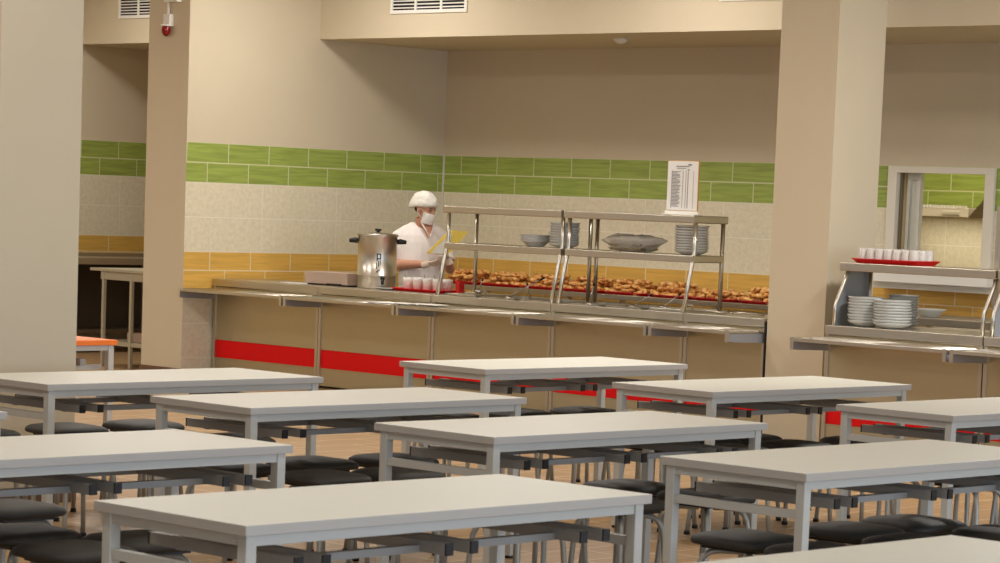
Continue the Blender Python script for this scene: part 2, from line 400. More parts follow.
# ------------------------------------------------------------------ serving counters
def module(x0,x1,yf,label,left_side=False,wells=False,tray=True,tray_gap=.03,group=None):
    """one stainless unit: yf = front face"""
    e=empty('serving_counter',((x0+x1)/2,yf,0),label=label,cat='serving counter',group=group)
    h=(x1-x0)/2-.002; dep=.66
    mb=MB()
    if not wells:
        mb.box(-h,h,-.012,dep,.805,.87)
    else:
        mb.box(-h,h,-.012,.06,.805,.87); mb.box(-h,h,dep-.05,dep,.805,.87)
        mb.box(-h,-h+.05,.06,dep-.05,.805,.87); mb.box(h-.05,h,.06,dep-.05,.805,.87)
        mb.box(-h,h,.06,dep-.05,.70,.706)
    mb.build('worktop','steel',e,bevel=.004)
    mb=MB(); mb.box(-h+.03,h-.03,.012,.02,.33,.80); mb.build('upper_panel','panelsteel',e)
    mb=MB(); mb.box(-h+.03,h-.03,.02,.028,.172,.33); mb.build('red_panel','red',e,label='red laminate strip')
    mb=MB(); mb.box(-h+.03,h-.03,.012,.02,.02,.172); mb.box(-h+.03,h-.03,.004,.02,.165,.172); mb.build('kick_panel','panelsteel',e)
    for sx in (-1,1):
        mb=MB(); mb.box(sx*h-.0 if sx<0 else h-.032, -h+.032 if sx<0 else h, .0,.04,0,.805); mb.build('front_post','steel',e,bevel=.003)
        mb=MB(); mb.box(-h if sx<0 else h-.01,-h+.01 if sx<0 else h,.04,dep-.01,.05,.805); mb.build('side_panel','panelsteel',e)
    mb=MB(); mb.box(-h+.01,h-.01,dep-.02,dep-.01,.05,.70); mb.build('rear_panel','panelsteel',e)
    if tray:
        # tray slide: thin folded sheet with raised runners
        mb=MB(); mb.box(-h+.008,h-.008,-.40,-.016,.765,.772); mb.box(-h+.008,h-.008,-.41,-.40,.760,.782)
        mb.build('tray_slide','steel',e)
        for k in range(4):
            y=-.36+k*.1
            mb=MB(); mb.tube([(-h+.01,y,.779),(h-.01,y,.779)],.009,8); mb.build('runner','chrome',e)
        for sx in (-1,1):
            a=sx*(h-.014); b=sx*(h-.034)
            mb=MB(); mb.prism([(0,.69),(0,.765),(-.408,.765),(-.408,.708),(-.36,.70)],'x',min(a,b),max(a,b)); br=mb.build('bracket','bracketsteel',e,bevel=.003)
            mb=MB(); mb.box(min(a,b)-.004,max(a,b)+.004,-.416,-.408,.702,.79); mb.build('end_cap','chrome',br)
    return e
C1Y=15.62
JX=[-18.66,-17.262,-15.882,-14.535,-13.175,-12.39]
ml=['steel serving counter unit at the left end, carrying the mauve box','steel serving counter unit under the drinks urn, second from the left wall',
    'steel serving counter unit under the left half of the shelf hood','steel serving counter unit under the menu stand and right half of shelf hood',
    'short steel serving counter unit right before the right-hand pillar']
for i in range(5):
    module(JX[i],JX[i+1],C1Y,ml[i],wells=i in(2,3),group='stainless serving counter units')
C2Y=15.38
module(-11.66,-10.33,C2Y,'steel serving counter unit right of the pillar, with plate stacks on it',group='stainless serving counter units')
module(-10.326,-9.0,C2Y,'steel serving counter unit cut off by the right edge of the photo',group='stainless serving counter units')
# black strip painted in for the shade in the gap by the pillar
mb=MB(); mb.box(-12.384,-12.368,15.6,16.25,0,.85); mb.build('gap_shade_strip','black',label='narrow black strip standing for the shade between counter and right pillar',cat='strip')


def hood_frame(x0,x1,zt,yb0,label,mid=True,solid_left=False,ztop_leg=None):
    """shelf hood on tubular legs"""
    e=empty('shelf_hood',((x0+x1)/2,yb0,.87),label=label,cat='shelf',group='tubular shelf hoods over the counter')
    h=(x1-x0)/2-.006; T=zt-.87
    y0,y1=.06,.47
    mb=MB(); mb.box(-h,h,y0,y1,T-.058,T); mb.build('top_shelf','steel',e,bevel=.008)
    if mid:
        mb=MB(); mb.box(-h+.01,h-.01,y0+.02,y1-.02,.375,.43); mb.build('middle_shelf','steel',e,bevel=.006)
    for sx in (-1,1):
        x=sx*(h-.025)
        mb=MB(); mb.tube([(x,.01,0),(x,.055,.21),(x,.10,.40),(x,.11,.44),(x,.112,.48),(x,.112,T-.055)],.0165,12); mb.build('front_leg','chrome',e)
        mb=MB(); mb.tube([(x,y1-.03,0),(x,y1-.03,T-.055)],.0165,12); mb.build('rear_leg','steel',e)
    return e
hood_frame(-15.88,-14.54,1.6,C1Y+.02,'two-tier steel shelf hood left half, nearer the worker in white')
hood_frame(-14.53,-13.18,1.6,C1Y+.02,'two-tier steel shelf hood right half, carrying the menu stand')
# hood of the second counter: one shelf, left end closed by a sheet
def low_hood(x0,x1,label):
    e=empty('shelf_hood',((x0+x1)/2,C2Y+.02,.87),label=label,cat='shelf',group='tubular shelf hoods over the counter')
    h=(x1-x0)/2-.004
    mb=MB(); mb.box(-h,h,.09,.45,.385,.445); mb.build('top_shelf','steel',e,bevel=.006)
    for sx in (-1,1):
        x=sx*(h-.03)
        mb=MB(); mb.tube([(x,.015,0),(x,.02,.13),(x,.03,.16),(x,.13,.34),(x,.15,.385)],.014,12); mb.build('front_leg','chrome',e)
        mb=MB(); mb.tube([(x,.42,0),(x,.42,.385)],.014,12); mb.build('rear_leg','steel',e)
    x=-(h-.008)
    mb=MB(); mb.prism([(.035,0),(.04,.15),(.15,.33),(.17,.384),(.44,.384),(.44,0)],'x',x-.006,x); mb.build('end_sheet','bracketsteel',e)
    return e
low_hood(-11.65,-10.335,'low steel shelf hood over the plate stacks right of the pillar, holding glasses')
low_hood(-10.325,-9.0,'low steel shelf hood at the right edge of the photo')
mb=MB(); mb.box(-10.61,-10.565,C2Y+.49,C2Y+.53,.871,1.75); mb.build('steel_post','steel',label='tall steel post rising from the second counter at the right edge',cat='post')

# food pans and ladles sunk in the counter wells
def gn_pan(x,y,w,d,label,food):
    e=empty('food_pan',(x,y,.70),label=label,cat='food pan',group='steel food pans in the counter wells')
    mb=MB(); t=.006
    hw,hd=w/2,d/2
    for (a,b,c,f) in ((-hw,hw,-hd,-hd+t),(-hw,hw,hd-t,hd),(-hw,-hw+t,-hd,hd),(hw-t,hw,-hd,hd)): mb.box(a,b,c,f,.008,.178)
    for (a,b,c,f) in ((-hw-.018,hw+.018,-hd-.018,-hd),(-hw-.018,hw+.018,hd,hd+.018),(-hw-.018,-hw,-hd,hd),(hw,hw+.018,-hd,hd)): mb.box(a,b,c,f,.172,.18)
    mb.box(-hw,hw,-hd,hd,.008,.014)
    mb.build('pan','chrome',e)
    if food:
        n=10; vs=[];fs=[]
        for i in range(n+1):
            for j in range(n+1):
                u=-hw+t+(w-2*t)*i/n; v=-hd+t+(d-2*t)*j/n
                vs.append((u,v,.135+.03*noise.noise(Vector((u*14+x*3,v*14,3)))+.02*noise.noise(Vector((u*40,v*40,x)))))
        for i in range(n):
            for j in range(n):
                a=i*(n+1)+j; fs.append((a,a+n+1,a+n+2,a+1))
        mb=MB(); mb.add(vs,fs,0,True); mb.build('food_filling','stew',e,kind='stuff')
    else:
        mb=MB(); mb.box(-hw-.012,hw+.012,-hd-.012,hd+.012,.181,.188); l=mb.build('lid','chrome',e,bevel=.003)
        mb=MB(); mb.tube([(-.05,0,.188),(-.05,0,.215),(.05,0,.215),(.05,0,.188)],.006,8); mb.build('lid_handle','chrome',l)
pn=['closed steel pan with lid at the left end of the wells','open steel pan of brown stew, second in the wells','open steel pan of brown food under the shelf hood joint, left side',
    'open steel pan of brown stew right of the hood joint','open steel pan of brown food in the middle under the wrapped trays','closed steel pan with lid under the stacked plates']
for i in range(6):
    xs=(-15.64,-15.21,-14.78,-14.30,-13.86,-13.42)[i]
    gn_pan(xs,C1Y+.33,.33,.46,pn[i],i in(1,2,3,4))
def ladle(x,y,z,dx,dy,dz,label):
    e=empty('ladle',(x,y,z),label=label,cat='ladle',group='ladles standing in the food pans')
    mb=MB(); mb.ball((0,0,0),(.035,.035,.022),n=14); mb.build('bowl','chrome',e)
    mb=MB(); mb.tube([(0,0,.01),(dx,dy,dz)],.0055,8); mb.build('handle','chrome',e)
    mb=MB(); mb.tube([(dx*.9,dy*.9,.01+(dz-.01)*.9),(dx*1.04,dy*1.04,.01+(dz-.01)*1.04)],.009,8); mb.build('grip','black',e,label='black grip')
ladle(-15.3,15.93,.872,.20,.18,.17,'ladle with black grip leaning far right out of the second pan')
ladle(-15.62,15.9,.91,.06,-.02,.10,'ladle lying on the lidded pan at the left end')
ladle(-14.36,15.86,.872,.02,.03,.16,'short upright ladle just right of the hood joint')
ladle(-13.98,15.95,.872,.14,.06,.10,'ladle low under the clear-wrapped trays')
ladle(-13.62,15.9,.885,.08,.1,.11,'ladle near the right leg of the shelf hood')
ladle(-15.0,15.85,.872,.02,-.05,.13,'short upright ladle left of the hood joint')
# small utensil loops on the short unit
def tongs(x,y,rz,label):
    e=empty('tongs',(x,y,.872),rz,label=label,cat='tongs',group='steel tongs on the short counter unit')
    for s in (-1,1):
        mb=MB(); mb.tube([(-.12,s*.004,.012),(-.04,s*.03,.02),(.06,s*.028,.015),(.12,s*.012,.008)],.006,8); mb.build('arm','chrome',e)
    mb=MB(); mb.tube([(-.12,-.006,.012),(-.135,0,.014),(-.12,.006,.012)],.007,8); mb.build('spring_end','chrome',e)
tongs(-13.05,15.8,.2,'steel tongs lying left on the short counter unit'); tongs(-12.75,15.86,.7,'steel tongs lying right on the short counter unit by the pillar')

# ------------------------------------------------------------------ wall table with red trays of baked pieces
wt=empty('steel_side_table',(-15.3,17.98,0),label='long steel side table along the back wall, holding red trays of baked pieces',cat='table')
mb=MB(); mb.box(-2.65,2.35,-.4,.4,.84,.885); mb.build('table_top','steel',wt,bevel=.004)
for x in (-2.6,-.9,.8,2.3):
    for y in (-.36,.36):
        mb=MB(); mb.box(x-.02,x+.02,y-.02,y+.02,0,.84); mb.build('leg','steel',wt)
mb=MB(); mb.box(-2.6,2.3,-.36,.36,.2,.22); mb.build('lower_shelf','steel',wt)

def tray_mesh(w,d,h=.022):
    mb=MB(); rings=[]
    def rr(hw,hd,z,r=.03,n=5):
        out=[]
        for cx,cy,a0 in ((hw-r,hd-r,0),(-hw+r,hd-r,90),(-hw+r,-hd+r,180),(hw-r,-hd+r,270)):
            for k in range(n):
                a=math.radians(a0+90*k/(n-1)); out.append((cx+r*math.cos(a),cy+r*math.sin(a),z))
        return out
    rings=[rr(w/2-.03,d/2-.03,0),rr(w/2,d/2,h),rr(w/2-.002,d/2-.002,h+.003),rr(w/2-.032,d/2-.032,.004)]
    mb.rings(rings,0,False); return mb
def piece_mesh(seed):
    mb=MB(); n=12; k=7; rs=[]
    for i in range(k+1):
        th=PI*(i+.05)/(k+.1); ring=[]
        for j in range(n):
            ph=2*PI*j/n
            p=Vector((math.sin(th)*math.cos(ph),math.sin(th)*math.sin(ph),-math.cos(th)))
            q=p*(1+.22*noise.noise(p*1.7+Vector((seed*9,0,0)))+.08*noise.noise(p*4+Vector((0,seed*5,0))))
            ring.append((q.x*.078,q.y*.048,q.z*.024+.022))
        rs.append(ring)
    mb.rings(rs); return mb.mesh('baked_piece',['crust'])
tn=['the leftmost red tray','the red tray just right of the worker','the red tray left of the hood joint','the red tray behind the hood joint','the red tray below the wrapped trays','the red tray behind the right hood middle','the red tray below the plates','the red tray beside the right pillar']
pm=[piece_mesh(i) for i in range(6)]
tl=['leftmost red tray of baked pieces, half hidden behind the worker','red tray of baked pieces right of the worker\'s hands','red tray of baked pieces left of the shelf hood joint, third from left','red tray of baked pieces behind the hood joint',
    'red tray of baked pieces under the clear-wrapped trays, fifth from left','red tray of baked pieces, sixth from left, behind the middle of the right hood','red tray of baked pieces under the right end of the shelf hood',
    'red tray of baked pieces against the right pillar']
for i in range(8):
    x=-17.55+.5*i; z=.886
    mb=tray_mesh(.47,.34); t=mb.build('serving_tray','redtray',label=tl[i],cat='tray',group='red trays on the side table'); t.location=(x,17.76,z)
    hgt=(3,3,3,3,3,3,2,3)[i]
    for layer in range(hgt):
        nx,ny=((4,3),(3,3),(3,2))[layer]
        for a in range(nx):
            for b in range(ny):
                o=bpy.data.objects.new('baked_piece',pm[random.randrange(6)]); COL.objects.link(o)
                o.location=(x+(a-(nx-1)/2)*.108+random.uniform(-.012,.012), 17.76+(b-(ny-1)/2)*.094+random.uniform(-.012,.012), z+.006+layer*.040+random.uniform(0,.004))
                o.rotation_euler=(random.uniform(-.25,.25),random.uniform(-.3,.3),random.uniform(-.9,.9))
                tag(o,'golden baked piece in the pile on '+tn[i],'baked food','baked pieces piled on red tray %s'%('one two three four five six seven eight'.split()[i]))

# ------------------------------------------------------------------ things on the counters
u=empty('drinks_urn',(-16.93,15.98,.871),PI*.0,label='tall stainless steel drinks urn with black side handles beside the worker in white',cat='urn')
mb=MB(); mb.lathe([(.165,.0),(.168,.015),(.168,.105),(.172,.108),(.172,.115),(.168,.118),(.168,.44),(.174,.444),(.174,.452)],40); mb.build('body','chrome',u)
mb=MB(); mb.lathe([(.178,.453),(.178,.461),(.15,.468),(.06,.476),(.0,.478)],40); l=mb.build('lid','chrome',u)
mb=MB(); mb.lathe([(.014,.476),(.014,.488),(.028,.492),(.028,.508),(.0,.51)],16); mb.build('lid_knob','black',l)
for s in (-1,1):
    d=Vector((.717,.696,0))*s
    mb=MB(); mb.tube([tuple(d*.165+Vector((0,0,.40))),tuple(d*.19+Vector((0,0,.405))),tuple(d*.245+Vector((0,0,.40)))],[.02,.024,.016],12); mb.build('handle','black',u)
c=Vector((.69,-.717,0)); c2=Vector((.717,.696,0))
base=c*.155+c2*.06
mb=MB(); mb.tube([tuple(base+Vector((0,0,.075))),tuple(base+c*.05+Vector((0,0,.075))),tuple(base+c*.055+Vector((0,0,.04)))],.012,10); tp=mb.build('tap','black',u)
mb=MB(); mb.tube([tuple(base+c*.035+Vector((0,0,.08))),tuple(base+c*.035+Vector((0,0,.105)))],.018,10); mb.build('tap_lever','black',tp)
# printed emblem strip: upright dark characters on the barrel
rm=Matrix.Rotation(math.atan2(c.y,c.x)+PI/2,4,'Z')
mb=MB()
def dec(x0,x1,z0,z1):  # small raised print patches that follow the barrel
    n=3; vs=[]
    for i in range(n+1):
        xx=x0+(x1-x0)*i/n; yy=-math.sqrt(.1695**2-xx*xx)
        vs+= [tuple(rm@Vector((xx,yy,z0))),tuple(rm@Vector((xx,yy,z1)))]
    mb.add(vs,[(2*i,2*i+2,2*i+3,2*i+1) for i in range(n)])
X0=.02
dec(X0-.018,X0-.008,.235,.30); dec(X0-.018,X0+.02,.29,.30); dec(X0+.01,X0+.02,.25,.30); dec(X0-.008,X0+.02,.25,.262)
dec(X0-.02,X0-.012,.17,.225); dec(X0-.004,X0+.006,.19,.24); dec(X0+.012,X0+.018,.205,.245); dec(X0-.018,X0+.0,.14,.15); dec(X0-.008,X0+.01,.155,.163)
mb.build('printed_emblem','black',u)

b=empty('storage_box',(-17.42,15.94,.871),label='low mauve-brown box on the counter left of the urn',cat='box')
mb=MB(); mb.box(-.27,.27,-.1,.1,.012,.115); mb.build('carton','cardboard',b,bevel=.004)
for s in (-1,1):
    mb=MB(); mb.box(s*.2-.03,s*.2+.03,-.105,.105,.0,.012); mb.build('foot','black',b)
mb=MB(); mb.box(.02,.2,-.112,-.101,.004,.02); mb.build('black_latch','black',b)
sh=MB(); sh.box(-.13,.13,-.05,.05,0,.006); o=sh.build('folded_cloth','paper',label='thin crumpled white sheet left of the mauve box',cat='sheet'); o.location=(-17.78,15.8,.871)

# drinks tray with cups on counter one
tr=tray_mesh(.60,.34).build('serving_tray','redtray',label='red tray of white cups in front of the worker in white',cat='tray'); tr.location=(-16.30,15.99,.871)
rt=empty('red_caddy',(-15.93,15.99,.871),label='small upright red holder at the right end of the cup tray',cat='holder')
mb=MB(); mb.box(-.022,.022,-.06,-.052,0,.11); mb.box(-.022,.022,.052,.06,0,.11); mb.box(-.022,-.016,-.052,.052,0,.11); mb.box(.016,.022,-.052,.052,0,.11); mb.box(-.022,.022,-.06,.06,0,.006); mb.build('side','redtray',rt); rt.scale=(1,.5,1)
def cup(loc,label,spoon=True):
    e=empty('cup',loc,random.uniform(-1,1.2),label=label,cat='cup',group='white cups on the red tray')
    mb=MB(); mb.lathe([(.034,0),(.042,.08),(.044,.105),(.041,.105),(.039,.08),(.031,.006),(.0,.005)],20); mb.build('vessel','white',e)
    mb=MB(); mb.tube([(.036,0,.075),(.058,0,.07),(.06,0,.04),(.034,0,.028)],.005,8); mb.build('handle','white',e)
    if spoon:
        mb=MB(); mb.tube([(.005,0,.01),(-.03,.01,.14)],.003,6); mb.build('spoon','darksteel',e)
k=0
cl=['front row first from left','front row third from left','front row third','front row fourth','back row first from left','back row second','back row third','back row fourth']
for r in range(2):
    for i in range(4):
        cup((-16.49+.118*i,15.93+.12*r,.878),'white cup on the red tray before the worker, '+cl[k],spoon=(k in(0,2,3,5))); k+=1
mb=MB(); mb.lathe([(.05,0),(.06,.006),(.1,.014),(.1,.017),(.06,.010),(.0,.008)],32); o=mb.build('saucer','porcelain',label='flat white plate lying between the urn tap and the cups',cat='plate'); o.location=(-16.66,15.86,.871)
for i,(x,y,rz) in enumerate(((-16.12,15.34,.1),(-15.93,15.36,-.15),(-15.70,15.40,.1))):
    mb=MB(); mb.box(-.14,.14,-.09,.09,0,.003); o=mb.build('paper_sheet','paper',label='white paper sheet on the tray slide under the cups, %s of three'%('left','middle','right')[i],cat='paper',group='papers on the tray slide')
    o.location=(x,y,.789+.004*i); o.rotation_euler=(0,0,rz)

# menu stand on the top shelf
m=empty('menu_stand',(-13.425,15.84,1.601),label='framed menu sheet standing on top of the shelf hood',cat='menu stand')
mb=MB(); mb.box(-.165,.165,-.05,.05,0,.008); mb.box(-.165,.165,-.012,-.0085,.008,.03); mb.build('foot','white',m,bevel=.002)
mb=MB(); mb.box(-.152,.155,-.004,.004,.03,.41); mb.build('backing','orangecard',m)
mb=MB(); mb.box(-.152,.149,-.008,-.0045,.035,.406); mb.build('sheet','paper',m)
mb=MB()
for i in range(26):
    z=.325-i*.0105; mb.box(-.105,-.105+random.uniform(.04,.09),-.0095,-.0085,z,z+.004)
for x,w_ in ((-.11,.003),(.0,.003),(.03,.003),(.05,.005),(.105,.002)): mb.box(x,x+w_,-.0095,-.0085,.05,.335)
mb.box(-.07,.06,-.0095,-.0085,.365,.371); mb.box(.05,.085,-.0095,-.0085,.375,.385); mb.box(-.06,.03,-.0095,-.0085,.35,.354); mb.box(.045,.065,-.0095,-.0085,.338,.345)
mb.build('printed_lines','ink',m)

# plates
def plate_mesh(R,h,deep):
    mb=MB()
    if deep=='p': mb.lathe([(R*.5,0),(R*.56,.004),(R*.9,h*.62),(R,h),(R,h+.004),(R*.95,h+.004),(R*.85,h*.7),(R*.5,.008),(0,.007)],28)
    elif deep: mb.lathe([(R*.45,0),(R*.5,.004),(R*.8,h*.7),(R,h),(R,h+.003),(R*.93,h+.002),(R*.75,h*.7),(R*.45,.008),(0,.007)],28)
    else: mb.lathe([(R*.55,0),(R*.6,.004),(R*.98,h),(R,h+.003),(R*.96,h+.004),(R*.58,.008),(0,.007)],28)
    return mb.mesh('plate',['porcelain'])
PL={}
def stack(x,y,z,n,R,h,step,deep,where,group,cat='plate',name='plate'):
    key=(R,h,deep)
    if key not in PL: PL[key]=plate_mesh(*key)
    for i in range(n):
        o=bpy.data.objects.new(name,PL[key]); COL.objects.link(o)
        o.location=(x+random.uniform(-.004,.004),y+random.uniform(-.004,.004),z+i*step)
        pos='topmost of its stack' if i==n-1 else 'bottom of its stack' if i==0 else '%s from the bottom'%('x second third fourth fifth sixth seventh eighth ninth tenth eleventh twelfth'.split()[i])
        tag(o,'%s %s, %s'%('white bowl' if deep is True else 'white plate',where,pos),cat,group)
SZ=1.301
stack(-14.96,15.86,SZ,4,.13,.05,.014,True,'in the left-hand pile on the middle shelf','bowls on the middle shelf','bowl','bowl')
stack(-14.65,15.86,SZ,9,.122,.036,.0205,'p','in the pile left of the hood joint','plates left of the hood joint')
stack(-13.35,15.88,SZ,10,.132,.036,.0205,'p','in the pile at the right end of middle shelf','plates at the right end of the shelf')
stack(-11.45,15.56,.871,9,.13,.04,.0205,'p','in the left pile right of the pillar','plates in the left pile of the second counter')
stack(-11.19,15.52,.871,9,.135,.036,.020,'p','in the front pile right of the pillar','plates in the front pile of the second counter')
stack(-11.36,15.88,.871,12,.11,.03,.0175,'p','in the rear pile right of the pillar','plates in the rear pile of the second counter')
stack(-12.3,17.55,.881,1,.13,.06,.02,True,'','bowl','bowl','bowl')
for o in list(COL.objects):
    if o.get('group')=='bowl':
        del o['group']; o['label']='single wide white bowl on the rear side table, right of the plate piles'

# clear wrapped metal trays on the middle shelf
wtray=empty('wrapped_tray',(-13.92,15.86,SZ),label='metal baking trays wrapped in crinkled clear film on the middle shelf',cat='tray')
mb=MB(); 
for i in range(3):
    mb.rings([[(sx*(.15+.02*q),sy*(.09+.02*q),.01+i*.03+.022*q) for sx,sy in ((-1,-1),(1,-1),(1,1),(-1,1))] for q in (0,1)],0,False)
mb.build('metal_tray','chrome',wtray)
vs=[];n=28;rs=[]
for i in range(7):
    t=i/6; ring=[]
    for j in range(n):
        a=2*PI*j/n
        R=(.17,.22,.27,.31,.25,.16,.02)[i]; zz=(.002,.03,.06,.085,.115,.13,.125)[i]
        f=1+.16*noise.noise(Vector((math.cos(a)*2.2,math.sin(a)*2.2,i*.7)))
        ring.append((R*math.cos(a)*f,R*.42*math.sin(a)*f,max(.001,zz+.022*noise.noise(Vector((math.cos(a)*3,math.sin(a)*3,i*.9+5))))))
    rs.append(ring)
mb=MB(); mb.rings(rs,0,True); mb.build('film_wrap','film',wtray,label='crinkled clear film')

# red tray of upturned glasses on the low hood
TX,TY,TZ=-11.29,15.66,1.316
t=tray_mesh(.57,.32,.03).build('serving_tray','redtray',label='red tray of upturned glasses on the low shelf hood right of the pillar',cat='tray'); t.location=(TX,TY,TZ)
gm=MB(); gm.lathe([(.034,0),(.036,.002),(.035,.04),(.031,.09),(.027,.098),(.0,.1)],20); gm=gm.mesh('upturned_glass',['cloudglass'])
gl='first second third fourth fifth sixth seventh eighth ninth'.split()
for r in range(3):
    for i in range(7):
        o=bpy.data.objects.new('upturned_glass',gm); COL.objects.link(o); o.location=(TX-.222+i*.074+random.uniform(-.003,.003),TY-.085+r*.08,TZ+.006)
        tag(o,'upturned glass on the red tray above the plates, %s row, %s from left'%(('front','middle','back')[r],gl[i]),'glass','upturned glasses on the red tray')

# small socket box on the counter in front of the serving window and a shelf behind the plates
s=empty('warming_plate',(-11.4,17.7,0),label='low dark steel side table under the serving window sill',cat='table')
mb=MB(); mb.box(-1.3,1.6,-.35,.4,.82,.88); mb.build('table_top','steel',s,bevel=.004); s.name='steel_side_table'
for x in (-1.25,1.55):
    for y in (-.3,.35):
        mb=MB(); mb.box(x-.02,x+.02,y-.02,y+.02,0,.82); mb.build('leg','steel',s)
mb=MB(); mb.box(-1.25,1.55,-.3,.35,.3,.32); mb.build('lower_shelf','darksteel',s)

# ------------------------------------------------------------------ dining tables
L,W=1.68,.672
def make_table():
    e=empty('dining_table')
    mb=MB(); mb.box(0,W,0,L,.72,.75); tt=mb.build('tabletop',['tabletop','edgeshade'],e,bevel=.002)
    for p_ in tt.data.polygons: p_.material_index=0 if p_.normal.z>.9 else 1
    q=.018; t=.038
    for x in (q,W-q-t):
        for y in (q,L-q-t):
            mb=MB(); mb.box(x,x+t,y,y+t,.012,.72); l=mb.build('leg','tubegrey',e,bevel=.003)
            mb=MB(); mb.box(x+.003,x+t-.003,y+.003,y+t-.003,0,.012); mb.build('foot','black',l)
    mb=MB()
    mb.box(q+t,W-q-t,q+.006,q+t-.006,.688,.72); mb.box(q+t,W-q-t,L-q-t+.006,L-q-.006,.688,.72)
    mb.box(q+.006,q+t-.006,q+t,L-q-t,.688,.72); mb.box(W-q-t+.006,W-q-.006,q+t,L-q-t,.688,.72)
    mb.build('apron_frame','tubegrey',e)
    for y in (q+.006,L-q-t+.006):
        mb=MB(); mb.box(q+t,W-q-t,y,y+t-.012,.583,.614); mb.build('end_rail','tubegrey',e,bevel=.002)
    for x in (.13,W-.16):
        mb=MB(); mb.box(x,x+.03,.20,L-.18,.609,.632); mb.build('long_rail','bracketgrey',e)
    for yc in (.265,.855,1.44):
        for y in (yc-.052,yc+.052):
            mb=MB(); mb.box(.012,W-.024,y-.015,y+.015,.612,.648); h=mb.build('stool_hanger','bracketgrey',e,bevel=.002)
            for s in (0,1):
                xx=(.006,.012) if s==0 else (W-.024,W-.018)
                mb=MB(); mb.box(xx[0],xx[1],y-.0155,y+.0155,.6115,.6485); mb.build('end_cap','black',h)
    for (x,y) in ((q+t+.02,q+t/2),(W-q-t-.02,q+t/2)):
        mb=MB(); mb.ball((x,y-.012,.70),(.004,.003,.004),n=8); mb.build('screw_head','chrome',e)
    return e
def make_stool():
    e=empty('stool')
    # cushion: rounded square with crowned top
    def sq(h,z,r,n=5):
        out=[]
        for cx,cy,a0 in ((h-r,h-r,0),(-h+r,h-r,90),(-h+r,-h+r,180),(h-r,-h+r,270)):
            for k in range(n):
                a=math.radians(a0+90*k/(n-1)); out.append((cx+r*math.cos(a),cy+r*math.sin(a),z))
        return out
    mb=MB(); mb.rings([sq(.150,.417,.06),sq(.166,.421,.07),sq(.172,.433,.075),sq(.168,.445,.075),sq(.15,.456,.07),sq(.11,.463,.06),sq(.05,.466,.04),sq(.01,.466,.008)])
    mb.build('seat','seat',e)
    mb=MB(); mb.box(-.12,.12,-.12,.12,.404,.417); mb.build('seat_board','black',e)
    for k in range(4):
        a=PI/4+k*PI/2; d=Vector((math.cos(a),math.sin(a),0))
        pts=[]
        for rr,z in ((.03,.393),(.10,.393),(.135,.388),(.16,.37),(.176,.34),(.183,.30),(.196,.15),(.208,.012)):
            pts.append(tuple(d*rr+Vector((0,0,z))))
        mb=MB(); mb.tube(pts,.0115,8); l=mb.build('leg','stooltube',e)
        mb=MB(); p=d*.209; mb.lathe([(.016,0),(.016,.016),(.012,.02)],10,(p.x,p.y,0)); mb.build('foot','black',l)
    return e
tab0=make_table(); st0=make_stool(); first=[True,True]
TG='pale laminate dining tables in rows'; SG='charcoal padded stools tucked under the dining tables'
tables=[('A',-10.63,7.38,'pale dining table far left in front of the broad pillar','broad-pillar table'),
 ('B',-9.277,7.424,'pale dining table left of centre, second row, overlapped by its right-hand neighbour','left-centre table'),
 ('C',-7.87,7.441,'pale dining table at the centre of the photo in the second row','centre table'),
 ('H',-6.40,7.487,'pale dining table at right with seats showing below, second row','second-row right table'),
 ('D',-10.82,10.407,'farthest pale dining table, directly before the serving counter','farthest table'),
 ('E',-9.225,10.39,'pale dining table standing before the right-hand pillar, back row','right-pillar table'),
 ('F',-7.786,10.38,'pale dining table cut by the right edge, back row','back-row right-edge table'),
 ('G',-6.215,4.777,'large pale dining table at the front centre, nearest fully visible','front centre table'),
 ('I',-7.945,4.80,'pale dining table cut by the left edge in the front row','front left-edge table'),
 ('J',-4.405,4.77,'pale dining table in the bottom right corner, only its top showing','bottom-right table'),
 ('K',-9.473,4.65,'pale dining table whose corner just enters at the left edge','table just entering at left edge')]
jit={'A':-.36}
custom={('I',0,0):(-8.3,5.42),('I',0,1):(-8.29,5.98),('I',1,0):(-7.66,5.58),('I',1,1):(-7.21,5.47),('I',1,2):(-7.31,5.83),
 ('A',0,1):(-10.9,8.2),('A',0,2):(-10.92,8.70),('A',1,2):(-10.12,8.62),('A',1,1):(-10.1,8.1),
 ('B',0,0):(-9.08,7.72),('B',0,1):(-9.08,8.21),('B',0,2):(-9.03,8.67),('B',1,0):(-8.64,7.43),('B',1,1):(-8.60,7.84),('B',1,2):(-8.55,8.24),
 ('C',0,2):(-7.70,8.82),('E',0,0):(-9.1,10.63),('E',0,1):(-9.1,10.98),('E',0,2):(-9.1,11.33),('H',0,0):(-6.25,7.83),('H',0,1):(-6.21,8.42),('H',0,2):(-6.23,8.86)}
skip={('I',0,2),('B',1,0)}|{('J',a,b) for a in (0,1) for b in (0,1,2)}|{('G',a,b) for a in (0,1) for b in (0,1)}|{('G',1,2)}
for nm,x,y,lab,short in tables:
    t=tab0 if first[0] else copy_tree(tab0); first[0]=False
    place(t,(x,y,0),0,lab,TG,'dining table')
    for side in (0,1):
        for k,yc in enumerate((.28,.84,1.40)):
            if nm=='K' or (nm,side,k) in skip: continue
            sx=x+(.12 if side==0 else .56)+(jit.get(nm,0) if side==0 else 0)+random.uniform(-.03,.03)
            sy=y+yc+random.uniform(-.02,.02)
            if (nm,side,k) in custom: sx,sy=custom[(nm,side,k)]
            s=st0 if first[1] else copy_tree(st0); first[1]=False
            place(s,(sx,sy,0),random.uniform(-.08,.08),'charcoal stool under the %s, %s side, %s'%(short,('left','right')[side],('near','middle','far')[k]),SG,'stool')

